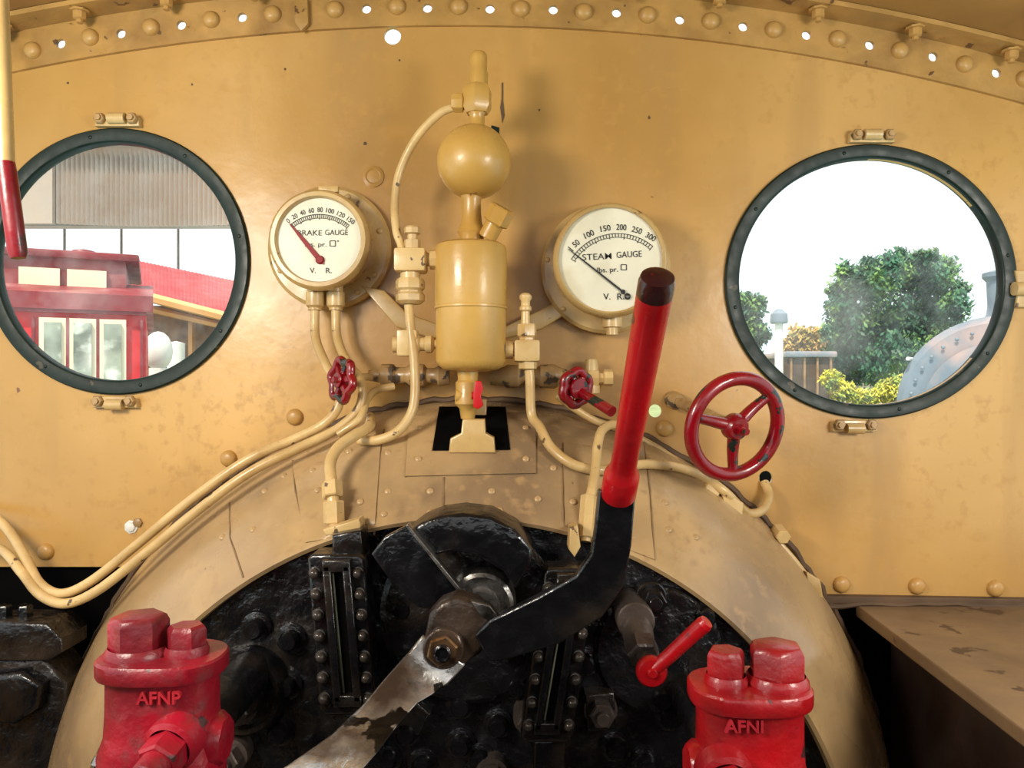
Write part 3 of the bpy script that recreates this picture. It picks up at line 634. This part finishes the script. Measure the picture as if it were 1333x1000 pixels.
b=B(); b.fl(606,828,.44,[(27,.28),(27,.45),(0,.45)],32); part(R_,'spindle',b,'blackrough','sooty spindle')
b=B(); b.poly([(612,782),(638,788),(650,804),(640,812),(624,802)],.492,.48,.003); part(R_,'worn_edge',b,'steel')
c=V(577,845,.495)
b=B(); b.cyl(c+Vector((0,.01,0)),c+NY*.003,.0275,.0265,32); part(R_,'washer',b,'rust')
b=B(); b.hexn(c+NY*.003,c+NY*.014,.0215,.3); part(R_,'hub_nut',b,'brassy','greasy brassy hex nut')
b=B(); b.lathe(c+NY*.013,NY,[(.0115,0),(.0115,.006),(.009,.008),(.008,.004),(0,.004)],20); part(R_,'pin_end',b,'black')
b=B(); b.strip([((618,828),(638,862),.50),((638,808),(664,858),.505),((700,778),(730,838),.515),((750,750),(784,804),.53),((770,722),(812,764),.54),((775,690),(822,712),.545),((780,638),(828,640),.55)],.020)
part(R_,'lever_arm',b,'black','bent black flat bar',bev=.0025)
a=V(805,643,.545); e=V(857,356,.78); ax=(e-a).normalized(); Ln=(e-a).length
b=B(); b.lathe(a,ax,[(0,0),(.0215,0),(.0221,.002),(.0217,.036),(.0198,.042),(.0170,.048),(.0158,.058),(.0154,.09),(.0164,Ln*.4),(.0176,Ln*.93)],36); part(R_,'handle',b,'redclean','worn red painted grip')
b=B(); b.lathe(a,ax,[(.0176,Ln*.925),(.01765,Ln*.93),(.0176,Ln*.968),(.0160,Ln*.988),(.010,Ln*.998),(0,Ln)],36); part(R_,'handle_tip',b,'tip','worn dark rounded tip')
b=B(); b.strip([((550,828),(606,866),.485,.485),((532,850),(584,890),.49,.492),((516,868),(562,906),.505,.51),((498,888),(544,916),.525,.54),((468,924),(520,942),.55,.575),((430,960),(492,980),.59,.62),((376,998),(460,1016),.63,.66),((306,1044),(416,1066),.67,.70)],.010)
part(R_,'lower_arm',b,'blade','scratched twisted bare steel blade',bev=.003)

k=thing('test_cock','grey cast cock with small red lever handle','valve',V(830,820,.3))
b=B(); b.cyl(V(820,790,.28),V(828,810,.37),.030,.028,24); b.cyl(V(826,805,.34),V(834,842,.40),.025,.021,24); b.hexn(V(833,836,.395),V(838,855,.42),.024); b.cyl(V(837,853,.415),V(847,872,.45),.013,.013); part(k,'cock_body',b,'greymetal')
b=B(); c=V(848,778,.31); b.hexn(c,c+NY*.03,.019); b.cyl(c,c+NY*.04,.010); b.cyl(c+Vector((0,.04,0)),c,.024); part(k,'nut',b,'black')
b=B(); c=V(848,874,.455); b.lathe(c+Vector((0,.008,0)),NY,[(0,0),(.020,0),(.021,.003),(.021,.012),(.018,.016),(0,.016)],28); b.tube([c,V(870,855,.46),V(895,832,.47),V(916,813,.48)],(.0095,.0112),14,6); b.lathe(V(916,813,.48),V(916,813,.48)-V(895,832,.47),[(.0112,0),(.0095,.006),(0,.008)],14)
b.cyl(c+NY*.008,c+NY*.012,.007,.006); part(k,'lever_handle',b,'redclean','bright red lever')

# ---------------------------------------------------------------- red clack valves
def feed_valve(cx,d,ytop,flw,big,small,txt,tx,label,plug,mirror,mt):
    o=thing('clack_valve',label,'valve',V(cx,ytop+100,d))
    k=(D0-d)/1000; C=V(cx,ytop,d)
    def sup(w,dep,z,n=48,p=2.6):
        out=[]
        for i in range(n):
            t=2*math.pi*i/n; c_,s_=math.cos(t),math.sin(t)
            out.append(Vector((C.x+math.copysign(abs(c_)**(2/p),c_)*w*k,C.y+math.copysign(abs(s_)**(2/p),s_)*dep,z)))
        return out
    def loft(b,rows):
        n=len(rows[0]); vs=[p for r in rows for p in r]; fs=[]
        for j in range(len(rows)-1):
            for i in range(n): fs.append((j*n+i,j*n+(i+1)%n,(j+1)*n+(i+1)%n,(j+1)*n+i))
        fs.append(tuple(range(n))); fs.append(tuple((len(rows)-1)*n+i for i in range(n-1,-1,-1)))
        b.add(vs,fs)
    Z=lambda y: V(cx,y,d).z
    b=B(); loft(b,[sup(flw*.97,.052,Z(ytop)),sup(flw,.054,Z(ytop+3)),sup(flw,.054,Z(ytop+19)),sup(flw*.98,.052,Z(ytop+23))]); part(o,'flange',b,mt)
    b=B(); loft(b,[sup(flw*.88,.047,Z(ytop+20)),sup(flw*.86,.044,Z(ytop+30)),sup(flw*.86,.045,Z(ytop+70)),sup(flw*.88,.047,Z(ytop+100)),sup(flw*.98,.052,Z(ytop+125)),sup(flw*.96,.052,Z(ytop+160)),sup(flw*.88,.048,Z(ytop+200)),sup(flw*.5,.03,Z(ytop+230))])
    s=-1 if mirror else 1
    sb=V(cx+s*flw*.72,ytop+112,d); b.lathe(sb,XX*s,[(0,-.03),(.030,-.03),(.032,.014),(.026,.022),(0,.023)],8,.39)
    part(o,'valve_body',b,mt)
    b=B(); cb=V(cx,ytop+150,d); b.cyl(cb,Vector((cb.x,-.28,cb.z)),.030,.034,28); part(o,'supply_pipe',b,'black','black supply pipe')
    def hexcap(hx,y0,y1,r,collar):
        b=B(); c=V(hx,y1,d); z1=c.z; z0=V(hx,y0,d).z; rr=r*k
        b.lathe((c.x,c.y,z1-.004),UP,[(0,0),(collar*k,0),(collar*k,.010),(rr*1.0,.016)],32)
        hgt=z0-z1; b.lathe((c.x,c.y,z1+.008),UP,[(rr,0),(rr,(hgt-.008)*.78),(rr*.90,hgt-.010),(rr*.8,hgt-.008),(0,hgt-.008)],6,.35 if r>30 else .1)
        return b
    part(o,'hex_cap',hexcap(big[0],big[1],ytop+2,big[2],big[2]*1.12),mt)
    part(o,'hex_cap',hexcap(small[0],small[1],ytop+2,small[2],small[2]*1.12),mt)
    b=B(); b.text(txt,V(tx[0],tx[1],d+.0460),U(16,d+.047),U(tx[2],d+.047),0,.0025,.02); part(o,'raised_lettering',b,'redlet')
    px,py,r,h1=plug
    b=B(); c=V(px,py,d+.04); a2=Vector((.15*(-1 if not mirror else .0),-1,-.28)).normalized()
    b.lathe(c,a2,[(0,-.01),(r*1.35*k,-.01),(r*1.35*k,.012),(r*1.1*k,.016)],28); b.hexn(c+a2*.012,c+a2*(.012+h1*.55),r*k*1.08,.3); b.cyl(c+a2*(.012+h1*.5),c+a2*(.012+h1),r*k*.78); b.hexn(c+a2*(.010+h1),c+a2*(.03+h1),r*k*.62)
    part(o,'plug',b,mt)
    return o
feed_valve(213,.60,850,80,(181,800,37),(243,813,25),'AFNP',(207,908,58),'weathered crimson cast clack valve with raised letters',(230,962,25,.05),False,'redv')
feed_valve(975,.60,888,78,(1011,838,36),(945,845,25),'AFNI',(968,945,50),'bright red cast clack valve with hex caps',(942,1006,26,.04),True,'redv2')
b=B(); b.tube([V(134,1040,.6),V(133,996,.6)],.006,10); b.lathe(V(133,998,.6),UP,[(.008,0),(.012,.006),(.008,.014),(0,.016)],16)
single('drain_knob',b,'steel','small bare steel knob beside the valve','knob')

# ---------------------------------------------------------------- hanging red lever
hl_=thing('whistle_lever','hanging cream rod with dark red grip','lever',V(8,100,.6))
a=V(-12,-352,.6); m=V(8,216,.6); e=V(24,336,.6)
b=B(); b.tube([a,V(0,0,.6),m],.0095,14,8); b.box(a,(.06,.06,.02),None,.003); part(hl_,'rod',b,'creamg')
b=B(); b.lathe(m,(e-m),[(0,-.004),(.0098,-.004),(.0105,.01),(.0105,(e-m).length-.006),(.008,(e-m).length),(0,(e-m).length)],24); part(hl_,'grip',b,'redhang')

# ---------------------------------------------------------------- tool locker
o=thing('tool_locker','worn tan topped locker with dark wooden side','locker',Vector((.9,-.5,0)))
def prism(b,pts,z0,z1):
    n=len(pts); vs=[Vector((x,y,z0)) for x,y in pts]+[Vector((x,y,z1)) for x,y in pts]
    b.add(vs,[tuple(range(n)),tuple(range(2*n-1,n-1,-1))]+[(i,(i+1)%n,n+(i+1)%n,n+i) for i in range(n)])
zt=CZ-.43
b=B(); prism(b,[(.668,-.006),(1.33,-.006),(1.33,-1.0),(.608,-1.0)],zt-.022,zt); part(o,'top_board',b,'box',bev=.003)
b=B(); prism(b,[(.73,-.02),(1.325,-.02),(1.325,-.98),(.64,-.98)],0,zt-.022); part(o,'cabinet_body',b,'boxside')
b=B(); pts=[(1070+i*25,783+random.uniform(-2,3)) for i in range(15)]; b.tube([V(x,y+4,.012) for x,y in pts],.006,7,2); part(wf,'ledge_rust',b,'seam')

# ---------------------------------------------------------------- left black machinery
o=thing('reverser_stand','black cast reverser stand with bolts','machinery',V(30,900,.2))
b=B(); b.poly([(-120,818),(0,810),(60,812),(80,832),(80,850),(62,862),(-120,862)],.15,.07,.006); part(o,'top_casting',b,'blackrough')
b=B(); b.poly([(-120,860),(56,856),(86,892),(78,1000),(84,1560),(-120,1560)],.14,.06,.01); part(o,'stand_body',b,'blackrough')
b=B(); b.poly([(-60,885),(26,876),(52,893),(46,925),(18,945),(-60,940)],.17,.135,.01); part(o,'side_boss',b,'black')
copies(o,'bolt',[Vector((V(x,0,.11).x,-.11,V(0,811,.15).z)) for x in (33,6)],UP,HEX(.013,.020),'black',6,.2)

# ---------------------------------------------------------------- outside
G=-1.3
single('ground',B().box((0,100,G-.05),(300,190,.1)),'ground',None,None,kind='structure')
def wb(b,x0,x1,y0,y1,dep,th,bev=0):
    d=D0-dep; p=V(x0,y0,d);q=V(x1,y1,d)
    b.box(((p.x+q.x)/2,p.y+th/2,(p.z+q.z)/2),(abs(q.x-p.x),th,abs(p.z-q.z)),None,bev); return b
zr=V(0,402,-4.5).z
x0=V(-420,0,-4.5).x; x1=V(190,0,-4.5).x
c=thing('railway_carriage','red timber railway carriage with maroon roof','railway carriage',Vector((x1,4.5,G)))
b=B(); b.box(((x0+x1)/2,4.5+1.3,(zr+(-.4))/2),(x1-x0,2.6,zr+.4)); part(c,'carriage_body',b,'carred')
b=B(); n=10; vs=[];fs=[]
for i in range(n+1):
    t=i/n; y=4.5-.06+t*2.72; z=zr+.30*math.sin(math.pi*(.06+.88*t))**.7
    vs+=[Vector((x0-.1,y,z)),Vector((x1+.05,y,z)),Vector((x1+.05,y,zr-.03)),Vector((x0-.1,y,zr-.03))]
for i in range(n):
    for k2 in range(4): fs.append((i*4+k2,i*4+(k2+1)%4,i*4+4+(k2+1)%4,i*4+4+k2))
fs+=[(0,1,2,3),(n*4+3,n*4+2,n*4+1,n*4)]
b.add(vs,fs); part(c,'carriage_roof',b,'maroon')
b=B(); b.box(((x0+x1-.15)/2,5.5,zr+.22),(x1-x0-.15,1.5,.36)); part(c,'clerestory',b,'maroon')
b=B(); b.box(((x0+x1-.05)/2,5.5,zr+.42),(x1-x0-.05,1.6,.06),None,.02); part(c,'clerestory_roof',b,'maroon')
for xo in (.30,.62,1.1,1.42,1.95,2.3):
    b=B(); b.box((x1-xo-.12,4.74,zr+.22),(.27,.04,.17)); part(c,'clerestory_glass',b,'carcream')
for xo in (.5,1.4):
    b=B(); b.lathe((x1-xo,5.5,zr+.44),UP,[(0,0),(.06,0),(.06,.06),(.11,.08),(.09,.13),(0,.15)],14); part(c,'roof_vent',b,'maroon')
for xo,wd in ((.16,.14),(.36,.14),(.56,.13),(.98,.14),(1.2,.14),(1.7,.16),(2.1,.16)):
    z1=zr-.12; z0=zr-.58
    b=B(); b.box((x1-xo-wd/2,4.49,(z0+z1)/2),(wd+.045,.05,z1-z0+.05)); part(c,'window_frame',b,'carcream')
    b=B(); b.box((x1-xo-wd/2,4.46,(z0+z1)/2),(wd-.02,.03,z1-z0-.02)); part(c,'window_glass',b,'carglass')
b=B()
for xo in (.02,.32,.52,.74,.90,1.5,2.4): b.box((x1-xo-.01,4.485,(zr-1.2)/2+.4),(.02,.05,2.5))
b.box(((x0+x1)/2,4.48,zr-.03),(x1-x0,.06,.05)); b.box(((x0+x1)/2,4.48,zr-.68),(x1-x0,.06,.04)); part(c,'moulding',b,'maroon')
b=B(); b.box(((x0+x1)/2,5.8,-.6),(x1-x0-.4,1.6,.5)); b.box(((x0+x1)/2,5.8,(-.8+G)/2),(x1-x0-1,1.2,abs(G+.8))); part(c,'underframe',b,'dark')
c.rotation_euler=(0,0,math.radians(25))
c=thing('station_canopy','pinkish grey corrugated canopy fascia on posts','canopy',V(150,240,-3.2))
b=B(); n=56; vs=[];fs=[]; dep=4.0
for i in range(n*4+1):
    x=64+ (420-64)*i/(n*4); off=.014*math.sin(math.pi*i/2.0)
    p=V(x,150,D0-dep); q=V(x,291+4*math.sin((x-64)/90),D0-dep); p.y+=off;q.y+=off; vs+=[p,q]
for i in range(n*4): fs.append((i*2,i*2+1,i*2+3,i*2+2))
b.add(vs,fs); part(c,'corrugated_sheet',b,'grey')
b=B(); wb(b,-250,68,150,291,3.96,.03); part(c,'flat_panel',b,'grey2')
b=B(); wb(b,-250,420,287,294,4.02,.08); part(c,'edge_beam',b,'grey2')
b=B(); wb(b,-250,420,176,190,3.94,.02); part(c,'edge_beam',b,'grey2')
for x in (-240,410):
    b=B(); p=V(x,150,D0-4.05); b.cyl((p.x,p.y+.1,G),(p.x,p.y+.1,p.z),.06); part(c,'post',b,'grey')
for x in (158,232,84):
    p=V(x,280,-18); b=B(); b.cyl((p.x,p.y,G),(p.x,p.y,p.z+.5),.04,.03,8); single('yard_pole',b,'bark','thin dark pole rising behind the carriage','pole',group='thin poles behind the carriage')
c=thing('station_shed','low station shed with red corrugated roof','building',V(260,450,-9.5))
b=B(); vs=[];fs=[]; n=110
for i in range(n+1):
    t=i/n; A=V(150,334,-13).lerp(V(420,390,-13),t); Bq=V(150,372,-9).lerp(V(420,440,-9),t)
    o_=Vector((0,0,.022*(i%2))); vs+=[A+o_,Bq+o_]
for i in range(n): fs.append((i*2,i*2+1,i*2+3,i*2+2))
b.add(vs,fs); part(c,'shed_roof',b,'redroof')
b=B(); b.tube([V(150,376,-9),V(420,445,-9)],.07,6,1,False); part(c,'eaves_beam',b,'orange')
b=B(); b.tube([V(150,392,-9.2),V(420,454,-9.2)],.05,6,1,False); part(c,'eaves_beam',b,'orange')
b=B(); wb(b,150,420,398,780,11.2,.3); part(c,'shed_wall',b,'brick')
for xa in (245,288):
    b=B(); wb(b,xa,xa+5,402,780,10.9,.12); part(c,'wall_post',b,'orange')
b=B(); wb(b,206,280,470,560,11.0,.1); part(c,'hedge_panel',b,'leaf')
b=B(); p=V(206,0,-7.5); z=V(0,457,-7.5).z; b.lathe((p.x,p.y,G),UP,[(0,0),(.10,0),(.10,z-G-.2)]+[(.16*math.cos(a),z-G+.23*math.sin(a)) for a in [-1.2,-.8,-.4,0,.4,.8,1.2]]+[(0,z-G+.23)],20); single('white_tank',b,'white','rounded white tank on post','tank')
b=B(); p=V(229,0,-8.5); z=V(0,462,-8.5).z; b.lathe((p.x,p.y,G),UP,[(0,0),(.07,0),(.07,z-G-.2),(.11,z-G-.2),(.11,z-G+.15),(0,z-G+.18)],16); single('marker_post',b,'white','short white marker post','post')
def tree(name,blobs,trunk,mat,label,cat,nleaf,ls):
    c=thing(name,label,cat,Vector((trunk[0],trunk[1],G)))
    b=B(); tot=sum(r**2 for *_,r in blobs)
    for x,y,z,r in blobs:
        for i in range(int(nleaf*r*r/tot)):
            u=random.uniform(-1,1);t=random.uniform(0,6.283); s=math.sqrt(1-u*u); dirv=Vector((s*math.cos(t),s*math.sin(t),u))
            rr=r*min(1.45,max(.5,random.gauss(.92,.2))); p=Vector((x,y,z))+dirv*rr
            a=Vector((random.gauss(0,1),random.gauss(0,1),random.gauss(0,1))).normalized(); e=a.orthogonal().normalized()*ls*random.uniform(.5,1.4); a=a*ls*.6
            b.add([p-e,p-a*.7,p+e,p+a*.7],[(0,1,2,3)])
    me=bpy.data.meshes.new('foliage'); og=worigin(c); me.from_pydata([v-og for v in b.v],[],b.f); me.materials.append(M[mat]); o=bpy.data.objects.new('foliage',me); o.parent=c; scene.collection.objects.link(o)
    b=B()
    for x,y,z,r in blobs: b.lathe((x,y,z-r*.6),UP,[(0,0)]+[(r*.6*math.sin(math.pi*i/8),r*.6*(1-math.cos(math.pi*i/8))) for i in range(1,8)]+[(0,r*1.2)],10)
    part(c,'inner_foliage',b,mat)
    b=B(); b.tube([Vector((trunk[0],trunk[1],G)),Vector((trunk[0]+.05,trunk[1],G+1)),Vector((blobs[0][0],blobs[0][1],blobs[0][2]))],(trunk[2],trunk[2]*.5),10); part(c,'trunk',b,'bark')
def bl(px,py,rpx,dep):
    p=V(px,py,D0-dep); return (p.x,p.y,p.z,rpx*dep/1000)
dep=22
p=V(1165,0,D0-dep)
tree('leafy_tree',[bl(x,y,r,dep+random.uniform(-1.2,1.2)) for x,y,r in ((1155,430,46),(1110,378,24),(1140,366,26),(1186,362,28),(1220,370,24),(1106,425,28),(1210,420,36),(1115,470,30),(1165,475,36),(1225,462,28),(1100,352,11),(1130,345,10),(1160,340,13),(1198,338,13),(1230,350,14),(1244,398,17),(1090,462,16),(1088,400,14),(1205,485,26),(1080,432,11),(1252,375,9),(1172,330,8),(1214,333,8),(1086,378,9))],(p.x,p.y,.3),'leaf','large dense green tree beyond the yard','tree',19000,.105)
dep=30; p=V(980,0,D0-dep)
tree('small_tree',[bl(x,y,r,dep) for x,y,r in ((978,404,15),(968,390,9),(988,394,9),(972,430,17),(990,436,12),(970,460,18),(982,480,18))],(p.x,p.y,.2),'leaf','small green tree beyond lamp','tree',3000,.14)
dep=26; p=V(1040,0,D0-dep)
tree('autumn_bush',[bl(x,y,r,dep) for x,y,r in ((1040,440,14),(1058,438,12),(1075,450,11),(1026,452,10),(1005,478,14),(1092,470,14),(1050,455,14))],(p.x,p.y,.1),'leafo','orange autumn bush beyond the yard','bush',3200,.11)
dep=12; p=V(1165,0,D0-dep)
tree('flowering_bush',[bl(x,y,r,dep) for x,y,r in ((1168,505,15),(1150,512,12),(1132,518,11),(1095,510,13),(1112,516,11),(1082,495,12),(1185,520,13))],(p.x,p.y,.1),'leafy','yellow green autumn bush beside the locomotive','bush',3600,.04)
c=thing('goods_wagon','dark brown goods wagon in the yard','wagon',V(1055,500,-14))
p=V(1055,0,-14); z0=V(0,540,-14).z; z1=V(0,464,-14).z
b=B(); b.box((p.x,p.y+1.2,(z0+z1)/2),(U(62,-14),2.4,z1-z0),None,.03); part(c,'wagon_body',b,'bark')
b=B(); b.box((p.x,p.y+1.2,z1+.04),(U(66,-14),2.6,.12),None,.04); part(c,'wagon_roof',b,'bluegrey')
b=B()
for i in (-.4,-.13,.13,.4): b.box((p.x+i,p.y-.02,(z0+z1)/2),(.04,.04,z1-z0-.05))
part(c,'side_rib',b,'brick')
b=B(); b.box((p.x,p.y+1.2,(G+z0)/2),(U(50,-14),1.6,z0-G)); part(c,'underframe',b,'dark')
c=thing('lamp_post','pale post with small blue-grey cowl','lamp post',V(1012,0,-10))
p=V(1014,0,-10); zt2=V(0,402,-10).z
b=B(); b.cyl((p.x,p.y,G),(p.x,p.y,zt2-.1),.07,.06,12); part(c,'pole',b,'white')
b=B(); b.lathe((p.x,p.y,zt2-.22),UP,[(0,0),(.12,0),(.13,.03),(.12,.14),(.05,.21),(0,.22)],20); part(c,'lamp_shade',b,'bluegrey')
c=thing('distant_building','pale distant building with grey roof','building',V(1030,500,-45))
b=B(); wb(b,940,1330,486,560,46,4); part(c,'building_wall',b,'grey')
b=B(); wb(b,930,1340,474,487,45.5,5); part(c,'building_roof',b,'bluegrey')
c=thing('steam_locomotive','weathered pale blue-grey locomotive boiler with chimney','locomotive',V(1270,520,-5.5))
p=V(1298,532,-5.5); rr=U(122,-5.5); axl=Vector((.75,1,0)).normalized()
b=B(); b.lathe(p,axl,[(0,0),(rr*.5,.0),(rr*.92,.03),(rr,.10),(rr,3.2),(0,3.2)],48); part(c,'boiler_barrel',b,'bluegrey')
for t in (.5,1.1,1.8):
    b=B(); b.torus(p+axl*t,axl,rr,.018,48,6); part(c,'boiler_band',b,'grey')
b=B(); b.lathe(p,-axl,[(rr*.7,0),(rr*.7,.04),(rr*.3,.10),(0,.11)],36); part(c,'smokebox_door',b,'bluegrey')
pts=[]
sdv=Vector((-1,.75,0)).normalized()
for i in range(18):
    a=math.pi*(i/17.0); pts.append(p-axl*.0+(sdv*math.cos(a)+UP*math.sin(a))*rr*.84)
copies(c,'rivet',pts,-axl,DOME(.018,.012),'bluegrey',8)
hz=p.z+rr*.55
b=B(); off=sdv*rr*.86; b.tube([Vector((p.x,p.y,hz))+off,Vector((p.x,p.y,hz))+off+axl*2.5],.018,8,2); part(c,'handrail',b,'white')
q=p+axl*.42; czt=V(0,354,-5.9).z; zb=p.z+rr*.90
b=B(); b.lathe((q.x,q.y,zb),UP,[(.22,0),(.16,.06),(.125,.12),(.115,.2),(.125,czt-zb-.10),(.16,czt-zb-.06),(.16,czt-zb-.02),(.10,czt-zb),(0,czt-zb-.1)],28); part(c,'chimney',b,'bluegrey')
b=B(); b.box((p.x+1.3,p.y+1.5,(p.z-rr*.7+G)/2),(1.0,2.6,p.z-rr*.7-G)); part(c,'underframe',b,'dark')

# ---------------------------------------------------------------- light
w=bpy.data.worlds.new('World'); scene.world=w; w.use_nodes=True
n=w.node_tree.nodes; l=w.node_tree.links; bg=n['Background']
tc=n.new('ShaderNodeTexCoord'); sx_=n.new('ShaderNodeSeparateXYZ'); l.new(tc.outputs['Generated'],sx_.inputs[0])
rp_=n.new('ShaderNodeValToRGB'); e=rp_.color_ramp.elements; e[0].position=0; e[0].color=(.70,.96,1,1); e[1].position=.16; e[1].color=(.98,.99,1,1)
l.new(sx_.outputs['Z'],rp_.inputs[0]); l.new(rp_.outputs[0],bg.inputs[0]); bg.inputs[1].default_value=1.35
s=bpy.data.lights.new('Sun','SUN'); s.energy=6.2; s.angle=.02; s.color=(1,.93,.80); so=bpy.data.objects.new('Sun',s); scene.collection.objects.link(so)
so.rotation_euler=Vector((.22,.50,-.85)).to_track_quat('-Z','Y').to_euler()
def area(name,loc,target,size,power,col):
    a=bpy.data.lights.new(name,'AREA'); a.shape='RECTANGLE'; a.size=size[0]; a.size_y=size[1]; a.energy=power; a.color=col
    o=bpy.data.objects.new(name,a); o.location=loc; o.rotation_euler=(Vector(target)-Vector(loc)).to_track_quat('-Z','Y').to_euler(); scene.collection.objects.link(o)
area('CabLight',(-.9,-1.2,2.1),(-.25,0,1.35),(.35,.3),18,(1,.92,.79))  # added unseen key light, brightens the wall from upper left
area('RearLight',(1.1,-1.35,1.95),(.55,0,1.35),(.4,.3),13,(1,.94,.83))  # added unseen fill light, brightens the right side of the cab
cam=bpy.data.cameras.new('Camera'); cam.sensor_width=36; cam.lens=36*1000/1333; cam.clip_start=.02; cam.clip_end=500
co=bpy.data.objects.new('Camera',cam); co.location=(0,-D0,CZ); co.rotation_euler=(math.pi/2,0,0); scene.collection.objects.link(co); scene.camera=co
